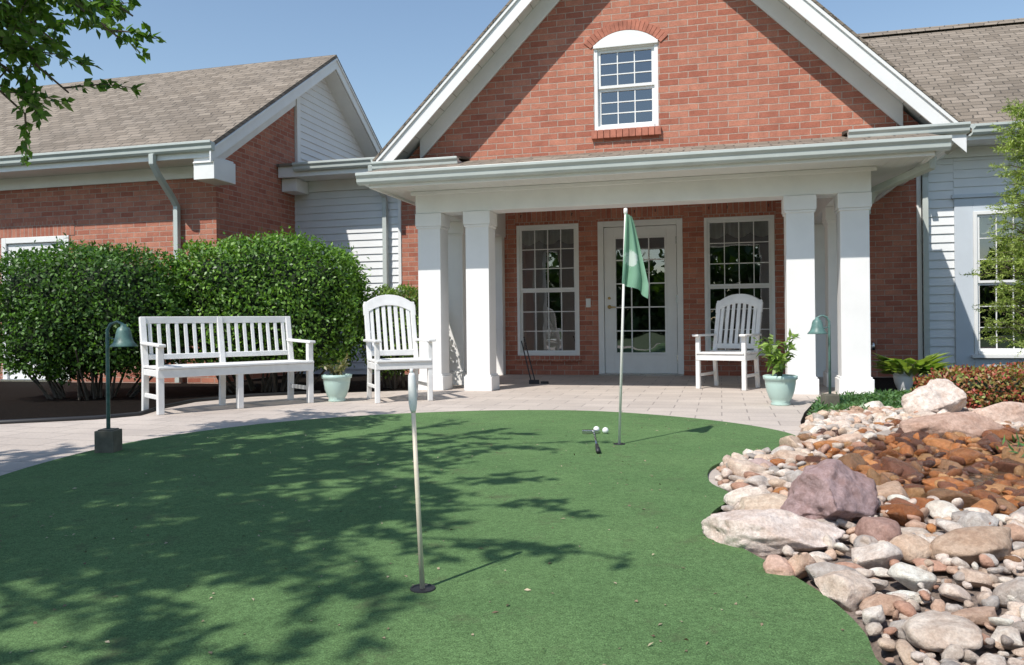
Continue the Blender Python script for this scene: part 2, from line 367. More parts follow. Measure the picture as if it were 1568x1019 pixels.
mb=MB();mb.prism([(wx0,wz1-.01)]+arc+[(wx1,wz1-.01)],'xz',YG-.012,YG+.03);mb.box(wx0-.0,wx1+.0,YG-.02,YG+.04,wz1-.03,wz1+.006);mb.obj('arch_panel',M_WHITE,H,.003)
mb=MB();nb=21;a1=a0*1.10
for i in range(nb):
    t0=-a1+2*a1*i/nb+.003;t1=-a1+2*a1*(i+1)/nb-.003;R1=R+.004;R2=R+.115
    mb.prism([(cxw+R1*math.sin(t0),zc+R1*math.cos(t0)),(cxw+R2*math.sin(t0),zc+R2*math.cos(t0)),(cxw+R2*math.sin(t1),zc+R2*math.cos(t1)),(cxw+R1*math.sin(t1),zc+R1*math.cos(t1))],'xz',YG-.012,YG+.02)
M_BRP=plain('brick_unit',(.43,.16,.105),.9,.3,8,bs=.5)
mb.obj('brick_arch',M_BRP,H,.002)
mb=MB();
for i in range(11):
    x=wx0-.03+(wx1-wx0+.06)*i/11;mb.box(x+.003,x+(wx1-wx0+.06)/11-.003,YG-.05,YG+.02,wz0-.10,wz0-.004)
mb.obj('brick_window_sill',M_BRP,H,.003)
def slab(name,o0,o1,y0,y1,mat,xe0=-3.96,xe1=2.38,bev=0):
    m=MB()
    m.prism([(xe0,roofz(xe0,o0)),(XC,AP-o0),(XC,AP-o1),(xe0,roofz(xe0,o1))],'xz',y0,y1)
    m.prism([(XC,AP-o0),(xe1,roofz(xe1,o0)),(xe1,roofz(xe1,o1)),(XC,AP-o1)],'xz',y0,y1)
    return m.obj(name,mat,H,bev)
slab('gable_roof',0,.035,YF-.03,14.8,M_SH,-4.0,2.42)
slab('gable_soffit',.13,.15,YF+.03,YG+.3,M_SOF)
slab('rake_board',.038,.27,YF-.0,YF+.028,M_WHITE,bev=.004)
slab('rake_trim',.036,.085,YF-.022,YF-.002,M_WHITE,bev=.003)
slab('frieze_board',.152,.40,YG-.035,YG-.004,M_WHITE,-3.55,1.88,bev=.004)
mb=MB()
for sgn in(-1,1):
    t=.15
    while t<3.1:
        x=XC+sgn*t;mb.beam((x,YF+.03,roofz(x,.152)),(x,YG-.04,roofz(x,.152)),.005,.004);t+=.16
mb.obj('soffit_joints',plain('joint_shadow_gap',(.30,.30,.28),.8),H)
for a,b in((-3.98,-2.95),(1.30,2.38)):
    m=MB();m.box(a,b,YF+.02,YG-.005,2.575,2.70);m.obj('cornice_return',M_WHITE,H,.006)
    m=MB();m.prism([(YF-.06,2.715),(YG+.0,2.80),(YG+.0,2.76),(YF-.06,2.70)],'yz',a-.02,b+.02);m.obj('return_roof',M_SH,H)
    gutter_x(a-.02,b+.02,YF+.018,2.715,.8)
mb=MB();mb.box(-3.98,-3.5,YG,12.0,2.57,2.70);mb.box(1.84,2.38,YG,12.0,2.57,2.66);mb.obj('eave_box',M_WHITE,H,.004)
mb=MB();mb.prism([(-4.0+p[0],2.80+p[1]) for p in GP],'xz',8.95,12.6);mb.prism([(2.40-p[0],2.74+p[1]) for p in GP],'xz',8.95,11.0);mb.obj('gable_gutter',M_GUT,H)
# ---- right main roof
mb=MB();mb.prism([(11.13,3.19),(14.8,5.63),(18.5,3.19),(18.5,3.13),(14.8,5.57),(11.13,3.13)],'yz',-.8,14);mb.obj('main_roof',M_SH,H)
mb=MB();mb.prism([(14.68,5.60),(14.8,5.70),(14.92,5.60),(14.8,5.64)],'yz',-.8,14);mb.obj('ridge_cap',M_SH,H)
gutter_x(2.3,14,11.17,3.2);gutter_x(-6.4,-4.0,11.17,3.30)
mb=MB();mb.box(2.3,14,11.172,11.2,3.02,3.18);mb.box(2.3,14,11.2,D+.02,3.03,3.05);mb.box(2.62,9.5,D-.025,D,2.90,3.03)
mb.box(-6.70,-4.0,11.172,11.2,3.10,3.28);mb.box(-6.70,-4.0,11.2,D+.02,3.11,3.13);mb.box(-6.70,-4.9,D-.025,D-.0,2.94,3.11);mb.box(-6.71,-6.45,D-.4,D-.03,2.90,3.10)
mb.obj('eave_trim',M_WHITE,H,.004)
mb=MB();mb.prism([(11.13,3.31),(13.5,3.42),(13.5,3.38),(11.13,3.27)],'yz',-6.7,-3.9);mb.obj('link_roof',M_SH,H)
mb=MB();mb.box(9.5,9.6,D,18,-.05,3.1);mb.box(-8,9.5,17.9,18,-.05,3.1);mb.obj('rear_walls',M_SID,H)
# ---- left wing
WX=-6.72;WY=9.6
DL=(-10.4,-9.18,0,2.13)
mb=MB();wall_holes(mb,-22,WX,-.05,3.05,WY,[DL]);mb.obj('wing_brick_wall',M_BR,H);door(DL[0],DL[1],DL[3],WY)
mb=MB();mb.box(DL[0]-.1,DL[1]+.1,WY-.007,WY+.01,DL[3]+.003,DL[3]+.22);mb.obj('soldier_course',M_SOLD,H)
sl=.649
def wz(y,o=0): return (3.2+(y-9.1)*sl if y<12.6 else 5.47-(y-12.6)*sl)-o
mb=MB();mb.add([(WX,WY,-.05),(WX,11.72,-.05),(WX,11.72,wz(11.72,.1)),(WX,WY,wz(WY,.1))],[(0,1,2,3)]);mb.obj('wing_end_brick',M_BRY,H)
mb=MB();z=3.2
while z<5.35:
    zt=min(z+.115,5.36)
    def yr(zz):
        lo=max(11.74,9.1+(zz+.1-3.2)/sl);hi=12.6+(5.47-.1-zz)/sl;return lo,hi
    a,b=yr(z);c,d=yr(zt)
    if c<d: mb.quad((WX+.016,a,z),(WX+.016,b,z),(WX,d,zt),(WX,c,zt));mb.quad((WX+.016,a,z),(WX+.016,b,z),(WX,b,z),(WX,a,z))
    z+=.115
mb.obj('gable_siding',M_SID,H)
mb=MB();mb.box(WX-.02,WX+.045,11.73,11.84,3.2,wz(11.75,.1));mb.obj('corner_board',M_WHITE,H,.003)
mb=MB();mb.prism([(9.05,3.2-.03),(12.6,5.47),(16.15,3.17),(16.15,3.11),(12.6,5.41),(9.05,3.11)],'yz',-22,-6.40);mb.obj('wing_roof',M_SH,H)
def rk(m,o0,o1,x0,x1,ya,yb):
    ys=[ya]+([12.6] if ya<12.6<yb else [])+[yb]
    for a,b in zip(ys[:-1],ys[1:]): m.prism([(a,wz(a,o0)),(b,wz(b,o0)),(b,wz(b,o1)),(a,wz(a,o1))],'yz',x0,x1)
mb=MB();rk(mb,.065,.25,-6.43,-6.405,9.05,16.1);rk(mb,.062,.10,-6.404,-6.385,9.05,16.1);rk(mb,.255,.27,WX,-6.43,9.1,16.1);rk(mb,.272,.52,WX+.002,WX+.03,WY,11.72)
mb.box(WX-.0,-6.41,9.12,9.6,2.72,3.0)
mb.obj('wing_rake_boards',M_WHITE,H,.004)
gutter_x(-22,-6.38,9.10,3.20)
mb=MB();mb.box(-22,-6.43,9.102,9.13,3.0,3.16);mb.box(-22,-6.44,9.13,WY,3.01,3.03);mb.box(-22,WX,WY-.03,WY-.003,2.84,3.01);mb.obj('wing_eave_trim',M_WHITE,H,.004)
def ds(pts,name='downspout'):
    m=MB();m.tube(pts,.050,4,math.pi/4);m.obj(name,M_GUT,H,.006)
ds([(-7.3,9.05,3.08),(-7.3,9.05,2.96),(-7.3,9.16,2.82),(-7.3,9.45,2.55),(-7.3,9.53,2.45),(-7.3,9.53,.0)])
ds([(-5.1,11.12,3.18),(-5.1,11.12,3.08),(-5.1,11.6,2.8),(-5.1,11.63,2.7),(-5.1,11.63,0)])
ds([(2.02,8.6,2.36),(2.02,8.6,2.28),(1.6,9.2,2.15),(1.54,9.35,2.0),(1.54,9.35,1.92)])
ds([(2.45,11.05,3.1),(2.5,11.15,2.95),(2.64,11.55,2.75),(2.64,11.62,2.65),(2.64,11.62,0)])
mb=MB();mb.tube([(1.98,D-.02,.45),(1.98,D-.06,.45),(1.98,D-.07,.36)],.03,8);mb.obj('vent_elbow',M_STEEL,H,smooth=True)

# ================================================================= GROUND
def catmull(pts,n=6):
    out=[];m=len(pts)
    for i in range(m):
        p0,p1,p2,p3=[np.array(pts[(i+k-1)%m]) for k in range(4)]
        for j in range(n):
            t=j/n;out.append(tuple(.5*((2*p1)+(-p0+p2)*t+(2*p0-5*p1+4*p2-p3)*t*t+(-p0+3*p1-3*p2+p3)*t**3)))
    return out
m,nt,b=newmat('lawn');v=coords(nt);L(nt,ramp(nt,noise(nt,v,3,6),[(.3,(.04,.075,.02)),(.7,(.08,.12,.035))]),b.inputs['Base Color']);b.inputs['Roughness'].default_value=.9;bump(nt,b,noise(nt,v,60,3),.8,.02)
M_LAWN=m
mb=MB();mb.quad((-300,-300,-.03),(300,-300,-.03),(300,300,-.03),(-300,300,-.03));mb.obj('ground',M_LAWN)
m,nt,b=newmat('mulch');v=coords(nt);f=noise(nt,v,45,5,.75);L(nt,ramp(nt,f,[(.38,(.006,.005,.004)),(.62,(.020,.014,.011)),(.80,(.06,.042,.033))]),b.inputs['Base Color']);b.inputs['Roughness'].default_value=1;b.inputs['Specular IOR Level'].default_value=.1;bump(nt,b,f,1,.03);M_MULCH=m
mb=MB();mb.quad((-14,4,-.012),(12,4,-.012),(12,16,-.012),(-14,16,-.012));mb.obj('mulch_bed',M_MULCH)
m,nt,b=newmat('patio_pavers');v=coords(nt)
mp=N(nt,'ShaderNodeMapping');mp.inputs['Rotation'].default_value=(0,0,math.radians(14.7));L(nt,v,mp.inputs[0])
t=N(nt,'ShaderNodeTexBrick');t.inputs['Scale'].default_value=1;t.inputs['Brick Width'].default_value=.42;t.inputs['Row Height'].default_value=.27;t.inputs['Mortar Size'].default_value=.006;t.inputs['Mortar Smooth'].default_value=.4
t.inputs['Color1'].default_value=(.48,.42,.37,1);t.inputs['Color2'].default_value=(.54,.475,.42,1);t.inputs['Mortar'].default_value=(.32,.28,.25,1)
L(nt,mp.outputs[0],t.inputs['Vector']);f=noise(nt,v,1.3,5);g=noise(nt,v,50,4,.7)
c=mix(nt,.8,t.outputs['Color'],ramp(nt,f,[(.3,(.84,.82,.82)),(.7,(1.12,1.1,1.08))]),'MULTIPLY');c=mix(nt,.6,c,ramp(nt,g,[(.3,(.78,.78,.78)),(.7,(1.15,1.15,1.15))]),'MULTIPLY')
L(nt,c,b.inputs['Base Color']);b.inputs['Roughness'].default_value=.9
iv=N(nt,'ShaderNodeMath',operation='MULTIPLY_ADD');L(nt,t.outputs['Fac'],iv.inputs[0]);iv.inputs[1].default_value=-2;L(nt,g,iv.inputs[2]);bump(nt,b,iv.outputs[0],.5,.006);M_PAT=m
def W2C(X,Y): return (X*math.cos(TH)+Y*math.sin(TH),-X*math.sin(TH)+Y*math.cos(TH))
pat=[(-12,4.0),(-6.0,6.1),(-4.2,6.5),(-3.55,6.75),(-3.3,7.0),(-3.35,7.6),(-3.3,8.2),(-2.9,8.75),(-2.2,9.1),(-1.3,9.35),(-.75,9.4),
     W2C(-3.62,8.9),W2C(-3.62,D),W2C(1.60,D),W2C(1.60,8.75),(2.95,7.75),(2.45,6.7),(2.2,6.1),(1.95,5.35),(1.6,4.5),(.5,3.0),(-1,1),(-3,-3),(-12,-3)]
mb=MB();mb.prism(pat,'xy',-.03,0.0);mb.obj('patio',M_PAT)
mb=MB();mb.tube([(p[0],p[1]+.01,.012) for p in [(-9,5.05)]+pat[1:9]],.022,8);mb.obj('bed_edging',M_BLACK,smooth=True)
TB=[(-2.50,3.1),(-2.66,4.11),(-2.60,5.06),(-2.29,5.78),(-1.76,6.38),(-1.02,6.78),(-.19,6.97),(.65,6.86),(1.30,6.38),(1.72,5.80),(1.86,5.24),(1.62,4.78),(1.24,4.42),(1.03,4.15),(.93,3.78),(.95,3.46),(.78,3.15),(.74,2.84),(.78,2.6),(.83,2.38),(.86,2.16),(.85,1.94),(.80,1.74),(.72,1.2),(.8,.3),(1.2,-1.5),(0,-3),(-2.3,-2.5),(-2.6,-.5),(-2.5,1.5)]
TBs=catmull(TB,6)
m,nt,b=newmat('putting_turf');v=coords(nt)
f=noise(nt,v,1.0,6,.65);g=noise(nt,v,230,3,.8);h=noise(nt,v,22,5,.7);k=noise(nt,v,4.5,6,.75);q=noise(nt,v,75,4,.75)
c=ramp(nt,f,[(.3,(.098,.180,.072)),(.7,(.140,.235,.096))])
c=mix(nt,.9,c,ramp(nt,g,[(.32,(.34,.37,.32)),(.68,(1.65,1.65,1.55))]),'MULTIPLY')
c=mix(nt,.7,c,ramp(nt,q,[(.35,(.60,.63,.58)),(.62,(1.22,1.22,1.22))]),'MULTIPLY')
c=mix(nt,.5,c,ramp(nt,h,[(.3,(.7,.72,.7)),(.7,(1.2,1.2,1.2))]),'MULTIPLY')
st=ramp(nt,k,[(.56,(0,0,0)),(.70,(.6,.6,.6))]);c=mix(nt,st,c,(.095,.105,.055))
L(nt,c,b.inputs['Base Color']);b.inputs['Roughness'].default_value=.9;b.inputs['Specular IOR Level'].default_value=.2
bump(nt,b,g,.8,.006);M_TURF=m
mb=MB();mb.prism(TBs,'xy',.001,.018);tf=mb.obj('putting_green',M_TURF)
for x,z in((-.265,2.29),(.66,4.96)):
    mb=MB();mb.lathe([(.0,.0205),(.030,.0205),(.031,.0225),(.036,.0225),(.037,.019)],(x,z,0),24);mb.obj('golf_hole',M_BLACK)  # no cup is cut; a flat black disc paints the shade inside it
bed=[(1.95,5.45),(2.25,6.1),(2.5,6.7),(3.0,7.8),(8,7.2),(8,-1),(1.1,-1)]+[p for p in TB[:26][::-1] if p[1]<5.3 and p[0]>.5 and p[1]>-.5]
BD=np.array(bed)
def sdist(P):
    P=np.atleast_2d(P);n=len(BD);dmin=np.full(len(P),1e9);ins=np.zeros(len(P),bool)
    for i in range(n):
        a=BD[i];b=BD[(i+1)%n];ab=b-a;t=np.clip(((P-a)@ab)/(ab@ab),0,1);d=np.linalg.norm(P-(a+t[:,None]*ab),axis=1);dmin=np.minimum(dmin,d)
        c=((a[1]>P[:,1])!=(b[1]>P[:,1]));xx=a[0]+(P[:,1]-a[1])/(b[1]-a[1]+1e-12)*ab[0];ins^=(c&(P[:,0]<xx))
    return np.where(ins,dmin,-dmin)
def pond(P): return np.exp(-(((P[:,0]-2.6-.25*(P[:,1]-3.9))/.92)**2+((P[:,1]-3.9)/.95)**2)**1.5)
def bedh(P):
    P=np.atleast_2d(P);d=sdist(P);t=np.clip(d/1.0,0,1);t=t*t*(3-2*t)
    h=.05*t+.02*np.sin(P[:,0]*2.1)*np.cos(P[:,1]*1.7)*t-.045*pond(P)
    return np.where(d>0,h,-.05)
gx=np.linspace(.4,8,110);gz=np.linspace(-1,8,130);GX,GZ=np.meshgrid(gx,gz);PP=np.c_[GX.ravel(),GZ.ravel()];hh=bedh(PP)-.010
mb=MB();mb.v=[(p[0],p[1],h) for p,h in zip(PP,hh)];nx=len(gx)
mb.f=[(j*nx+i,j*nx+i+1,(j+1)*nx+i+1,(j+1)*nx+i) for j in range(len(gz)-1) for i in range(nx-1)]
mb.obj('gravel_bed_soil',plain('grit',(.22,.17,.14),.95,.5,60,bs=1),smooth=True)
# ---- rocks
def ico(sub):
    bm=bmesh.new();bmesh.ops.create_icosphere(bm,subdivisions=sub,radius=1);bm.verts.ensure_lookup_table()
    v=np.array([x.co[:] for x in bm.verts]);f=np.array([[q.index for q in p.verts] for p in bm.faces]);bm.free();return v,f
IC={k:ico(k) for k in(2,3,4,5)}
def rockshape(sub,ang=.5,r=None,frac=0):
    r=r or rng
    v,f=IC[sub];v=v.copy();k=r.normal(size=(4,3));ph=r.random(4)*6
    s=1+sum(.09*np.sin(v@k[i]*1.3+ph[i]) for i in range(4));v=v*s[:,None]
    for _ in range(int(6+12*ang)):
        n=unit(r.normal(size=(1,3)))[0];d=.5+.35*r.random();q=v@n-d;v=v-np.outer(np.maximum(q,0)*(.97 if ang>.4 else .75),n)
    if frac:
        o=Vector(r.random(3)*20)
        dsp=np.array([mnoise.fractal(Vector(p)*2.2+o,.9,2.1,5) for p in v]);v=v+unit(v)*(dsp*frac)[:,None]
    return v,f
lib2=[rockshape(2,.1+.6*rng.random()) for _ in range(30)];lib3=[rockshape(3,.1+.7*rng.random(),None,.04) for _ in range(20)]
def rotm(a,tilt,ta):
    return np.array(Matrix.Rotation(a,3,'Z')@Matrix.Rotation(tilt,3,Vector((math.cos(ta),math.sin(ta),0))))
pal=np.array([(.68,.60,.51),(.70,.58,.48),(.64,.47,.36),(.74,.68,.61),(.56,.39,.29),(.52,.48,.44),(.66,.52,.40),(.48,.29,.21),(.76,.70,.63),(.45,.42,.39),(.70,.61,.53),(.72,.63,.56)])
wpal=np.array([(.38,.15,.05),(.26,.10,.035),(.46,.21,.08),(.16,.07,.04),(.30,.17,.09),(.10,.05,.035),(.42,.24,.11),(.20,.085,.045)])
big=[ # x,z,half w,half d,h half,col,ang,rz,rough
 (1.17,2.98,.205,.17,.135,(.40,.29,.29),.9,.2,.09),
 (.88,2.72,.22,.12,.075,(.74,.65,.59),.7,-.30,.06),
 (.98,3.10,.13,.10,.055,(.66,.56,.45),.4,.1,.04),
 (3.05,5.80,.22,.18,.18,(.74,.66,.59),.9,.3,.08),
 (2.72,4.95,.24,.16,.09,(.54,.38,.30),.3,.1,.04),
 (3.25,5.35,.21,.15,.09,(.64,.49,.40),.2,-.1,.04),
 (1.24,2.68,.070,.07,.058,(.40,.26,.22),.2,0,.03),
 (1.45,2.50,.14,.10,.045,(.52,.39,.29),.3,.3,.04),
 (.93,2.22,.085,.09,.055,(.72,.64,.56),.6,.5,.05),
 (.80,2.42,.045,.05,.035,(.62,.43,.34),.3,.5,.04),
 (1.60,2.74,.060,.06,.045,(.55,.53,.50),.3,.5,.03),
 (1.02,1.90,.08,.08,.045,(.68,.60,.52),.4,.2,.05),
 (1.55,3.30,.10,.07,.045,(.56,.41,.30),.3,.2,.04),
 (2.0,4.75,.12,.09,.055,(.66,.50,.39),.3,.2,.04),
 (2.35,5.7,.14,.1,.055,(.66,.58,.51),.5,.2,.05),
 (1.25,4.0,.08,.07,.045,(.46,.35,.33),.3,.2,.04),
 (1.5,4.3,.11,.08,.045,(.64,.52,.42),.4,.1,.04),
 (1.12,2.48,.08,.07,.045,(.70,.64,.58),.5,.6,.04),
]
V=[];F=[];C=[];off=0
def addrock(shape,M,c,pos,col):
    global off
    v,f=shape;w=(v*np.array(c))@M.T+np.array(pos);V.append(w);F.append(f+off);off+=len(v);cc=np.empty((len(v),4));cc[:]=col;C.append(cc)
br=np.random.default_rng(21)
for x,z,a,dd,h,col,ang,rz,fr in big:
    sh=rockshape(5 if a>.15 else 4,ang,br,fr*1.6);M=rotm(rz,.10*br.normal(),br.random()*6);hb=float(bedh(np.array([[x,z]]))[0]);addrock(sh,M,(a*1.2,dd*1.2,h*1.25),(x,z,max(hb,0)+h*.62),(*col,.8))
pts=[];rad=[]
bx=np.array([(b_[0],b_[1]) for b_ in big]);brr=np.array([max(b_[2],b_[3])*.85 for b_ in big])
def throw(n,rlo,rhi,pack,x1=4.8):
    global pts,rad
    cand=np.c_[rng.uniform(.6,x1,n),rng.uniform(.7,6.6,n)];d=sdist(cand);k=np.clip(.45+.17*(cand[:,1]-1.6),.42,1.0);r=(rlo+(rhi-rlo)*rng.random(n)**1.6)*k
    ok=(d>r*.8)&(cand[:,1]<6.3+.2*np.sin(cand[:,0]*5));cand=cand[ok];r=r[ok]
    for p,q in zip(cand,r):
        if np.any(np.hypot(*(bx-p).T)<brr+q*.3): continue
        if pts:
            A=np.array(pts)
            if np.any(np.hypot(*(A-p).T)<(np.array(rad)+q)*pack): continue
        pts.append(p);rad.append(q)
throw(700,.085,.125,.85);throw(4500,.05,.085,.78);throw(9000,.030,.05,.76);throw(5000,.02,.03,.75,3.5)
pts=np.array(pts);rad=np.array(rad);hz=bedh(pts);pw=pond(pts)
def colfor(w):
    if rng.random()<w*3.0: c=wpal[rng.integers(len(wpal))];return (*(c*(.7+.6*rng.random())),.12)
    c=pal[rng.integers(len(pal))];return (*np.clip(c*(.85+.3*rng.random()),0,.78),.75)
for p,r,h,w in zip(pts,rad,hz,pw):
    s=lib3[rng.integers(20)] if r>.06 or (p[1]<2.6 and r>.03) else lib2[rng.integers(30)]
    fl=.45+.35*rng.random();addrock(s,rotm(rng.random()*6.28,.3*rng.normal(),rng.random()*6.28),(r*(1.1+.5*rng.random()),r*.95,r*fl),(p[0],p[1],h+r*fl*.5+.002),colfor(w))
n2=3200;P2=np.c_[rng.uniform(.7,4.4,n2),rng.uniform(.8,6.3,n2)];d2=sdist(P2);P2=P2[d2>.07];h2=bedh(P2);w2=pond(P2)
for p,h,w in zip(P2,h2,w2):
    k=min(1,max(.42,.45+.17*(p[1]-1.6)));r=(.022+.035*rng.random())*k;addrock(lib2[rng.integers(30)],rotm(rng.random()*6.28,.5*rng.normal(),rng.random()*6.28),(r*1.3,r*.9,r*.65),(p[0],p[1],h+.045*k),colfor(w))
V=np.vstack(V);F=np.vstack(F);C=np.vstack(C)
me=fastmesh('river_rocks',V,F);me.polygons.foreach_set('use_smooth',[True]*len(me.polygons));setcol(me,C);me.materials.append(M_ROCK)
o=bpy.data.objects.new('river_rocks',me);COL.objects.link(o)
m=bpy.data.materials.new('water');m.use_nodes=True;nt=m.node_tree;b=nt.nodes['Principled BSDF'];b.inputs['Base Color'].default_value=(.6,.4,.25,1);b.inputs['Roughness'].default_value=.03;b.inputs['Transmission Weight'].default_value=.9;b.inputs['IOR'].default_value=1.33
bump(nt,b,noise(nt,coords(nt),14,3),.6,.03)
wpoly=[(2.5+.45*math.cos(t)*(1+.12*math.sin(3*t))+.2*math.sin(t),3.7+.55*math.sin(t)*(1+.1*math.cos(4*t))) for t in np.linspace(0,2*math.pi,48,endpoint=False)]
mb=MB();mb.add([(x,z,.026) for x,z in wpoly],[tuple(range(48))]);mb.obj('stream_water',m)

# ================================================================= FURNITURE
def place(name,x,z,rz): return empty(name,(x,z,0),rz)
def bench():
    e=place('garden_bench',-2.58,7.53,math.atan2(.97,1.115));Lb=1.50;h=Lb/2
    m=MB()
    for x in(-h+.03,0,h-.03): m.box(x-.028,x+.028,-.028,.028,0,.40 if x==0 else .60)
    m.obj('front_legs',M_FURN,e,.006)
    m=MB()
    for x in(-h+.03,0,h-.03):
        m.beam((x,.44,0),(x,.42,.42),.055,.05,(0,1,0));m.beam((x,.42,.41),(x,.50,.875),.055,.045,(0,1,0))
    m.obj('back_posts',M_FURN,e,.006)
    m=MB();m.box(-h,h,-.035,-.005+.03,.325,.40);m.box(-h+.06,h-.06,.40,.43,.33,.39)
    for x in(-h+.03,0,h-.03): m.box(x-.02,x+.02,.03,.41,.335,.395)
    m.obj('seat_rails',M_FURN,e,.005)
    m=MB()
    for i in range(6): m.box(-h+.005,h-.005,-.05+i*.078,-.05+i*.078+.066,.402,.424)
    m.obj('seat_slats',M_FURN,e,.005)
    m=MB();m.beam((-h+.02,.497,.845),(h-.02,.497,.845),.035,.065);m.beam((-h+.02,.435,.50),(h-.02,.435,.50),.03,.05)
    m.obj('back_rails',M_FURN,e,.006)
    m=MB()
    for sx in(-1,1):
        for i in range(8):
            x=sx*(.085+i*(h-.03-.145)/7);m.beam((x,.438,.51),(x,.493,.83),.034,.016,(0,1,0))
    m.obj('back_slats',M_FURN,e,.004)
    m=MB()
    for x in(-h+.03,h-.03):
        m.beam((x,-.07,.612),(x,.46,.63),.07,.026)
    m.obj('armrests',M_FURN,e,.008)
    m=MB()
    for x in(-h+.03,h-.03): m.box(x-.012,x+.012,.03,.42,.13,.17)
    m.obj('stretchers',M_FURN,e,.004)
bench()
def chair(x,z,rz):
    e=place('slatted_armchair',x,z,rz);h=.27
    m=MB()
    for s in(-h,h): m.box(s-.024,s+.024,-.024,.024,0,.60)
    m.obj('front_legs',M_FURN,e,.006)
    m=MB()
    for s in(-h+.02,h-.02):
        m.beam((s,.50,0),(s,.44,.41),.045,.045,(0,1,0));m.beam((s,.44,.36),(s,.62,1.02),.05,.04,(0,1,0))
    m.obj('back_posts',M_FURN,e,.006)
    m=MB();m.box(-h-.02,h+.02,-.03,-.005,.33,.40);m.box(-h,h,.43,.455,.33,.39)
    for s in(-h,h):m.box(s-.012,s+.012,.025,.43,.33,.395);m.box(s-.01,s+.01,.025,.46,.14,.175)
    m.obj('seat_rails',M_FURN,e,.005)
    m=MB()
    for i in range(6): m.box(-h-.01,h+.01,-.045+i*.08,-.045+i*.08+.068,.402,.424)
    m.obj('seat_slats',M_FURN,e,.005)
    def bp(xx,zz,o=0): t=(zz-.36)/.66;return (xx,.44+.18*t+o,zz)
    def crest(xx): return 1.10-.10*(abs(xx)/h)**2.2
    m=MB();n=20
    for i in range(n):
        xa=-h-.012+(2*h+.024)*i/n;xb=-h-.012+(2*h+.024)*(i+1)/n
        za,zb=crest(xa),crest(xb);lo=.115
        vs=[bp(xa,za-lo,-.02),bp(xb,zb-lo,-.02),bp(xb,zb,-.02),bp(xa,za,-.02),bp(xa,za-lo,.02),bp(xb,zb-lo,.02),bp(xb,zb,.02),bp(xa,za,.02)]
        fs=[(0,1,2,3),(7,6,5,4),(3,2,6,7),(4,5,1,0)]
        if i==0: fs.append((4,0,3,7))
        if i==n-1: fs.append((1,5,6,2))
        m.add(vs,fs)
    m.obj('crest_rail',M_FURN,e,.004,recalc=True)
    m=MB();m.beam(bp(-h,.48),bp(h,.48),.03,.06);
    for i in range(7):
        xx=(-3+i)*.066;m.beam(bp(xx,.48),bp(xx,crest(xx)-.08),.04,.016,(0,1,0))
    m.obj('back_slats',M_FURN,e,.004)
    m=MB()
    for s in(-1,1):
        xs=s*(h+.005)
        m.prism([(xs-.035,-.08),(xs+.035,-.08),(xs+.045,-.05),(xs+.045,.10),(xs+.028,.40),(xs+.02,.52),(xs-.03,.52),(xs-.03,.1),(xs-.04,-.04)],'xy',.602,.627)
        m.prism([(-.02,.602),(.07,.602),(-.0,.50),(-.02,.50)],'yz',xs-.01,xs+.01)
    m.obj('armrests',M_FURN,e,.006)
chair(-1.09,7.99,math.atan2(.21,.465)*.9)
chair(2.36,9.02,-math.radians(36))

POTP=[(0,.0),(.085,.0),(.09,.012),(.08,.03),(.10,.06),(.125,.13),(.138,.20),(.14,.235),(.155,.245),(.158,.275),(.145,.28),(.13,.272),(.125,.22),(.0,.215)]
def potted(name,x,z,k,mat,kind):
    e=place(name,x,z,0);m=MB();m.lathe([(r*k,zz*k) for r,zz in POTP],n=32);m.obj('pot',mat,e,smooth=True)
    m=MB();m.lathe([(0,.235*k),(.13*k,.235*k)],n=20);m.obj('soil',M_MULCH,e)
    return e
def plant(e,base,n,rx,rz,zc,leafL,ca,cb,stems=8):
    m=MB();Pl=[];Dl=[]
    for i in range(stems):
        a=rng.random()*6.28;r=rx*(.35+.65*rng.random());top=Vector((math.cos(a)*r,math.sin(a)*r,zc+rz*(rng.random()*1.4-.4)))
        p0=Vector((0,0,base));mid=(p0+top)/2+Vector((0,0,.04));m.tube([p0,mid,top],[.006,.004,.002],5)
        for j in range(n//stems):
            t=.3+.75*rng.random();q=p0.lerp(mid,t*2) if t<.5 else mid.lerp(top,(t-.5)*2)
            Pl.append(q[:]);dd=np.array([math.cos(a),math.sin(a),.2])+rng.normal(size=3)*.8;Dl.append(dd)
    m.obj('stems',M_LEAFSTEM,e);Pl=np.array(Pl);Dl=np.array(Dl);n=len(Pl)
    leaves('leaves',Pl,Dl,rng.normal(size=(n,3))*.5+[0,0,1],leafL*(.6+.7*rng.random(n)),leafL*.5*(.6+.6*rng.random(n)),leafcols(n,ca,cb),M_LEAF,e)
M_LEAFSTEM=plain('stem',(.08,.10,.04),.7,.2)
e=potted('potted_plant',-1.80,8.15,.98,M_POT,0);plant(e,.22,260,.17,.10,.36,.05,(.10,.13,.05),(.30,.25,.12),12)
e=potted('potted_plant',2.46,7.32,.98,M_POT,0);plant(e,.22,210,.27,.18,.46,.09,(.10,.18,.035),(.28,.40,.09),10)
e=potted('potted_hosta',4.20,8.55,.75,M_WHITE,0)
n=110;a=rng.random(n)*6.28;el=rng.random(n)
leaves('leaves',np.c_[np.cos(a)*.12+.08,np.sin(a)*.12,.16+el*.14],np.c_[np.cos(a),np.sin(a),.7*rng.random(n)],np.c_[np.cos(a)*.3,np.sin(a)*.3,np.ones(n)],.20+.12*rng.random(n),.11,leafcols(n,(.14,.26,.05),(.45,.50,.18)),M_LEAF,e)

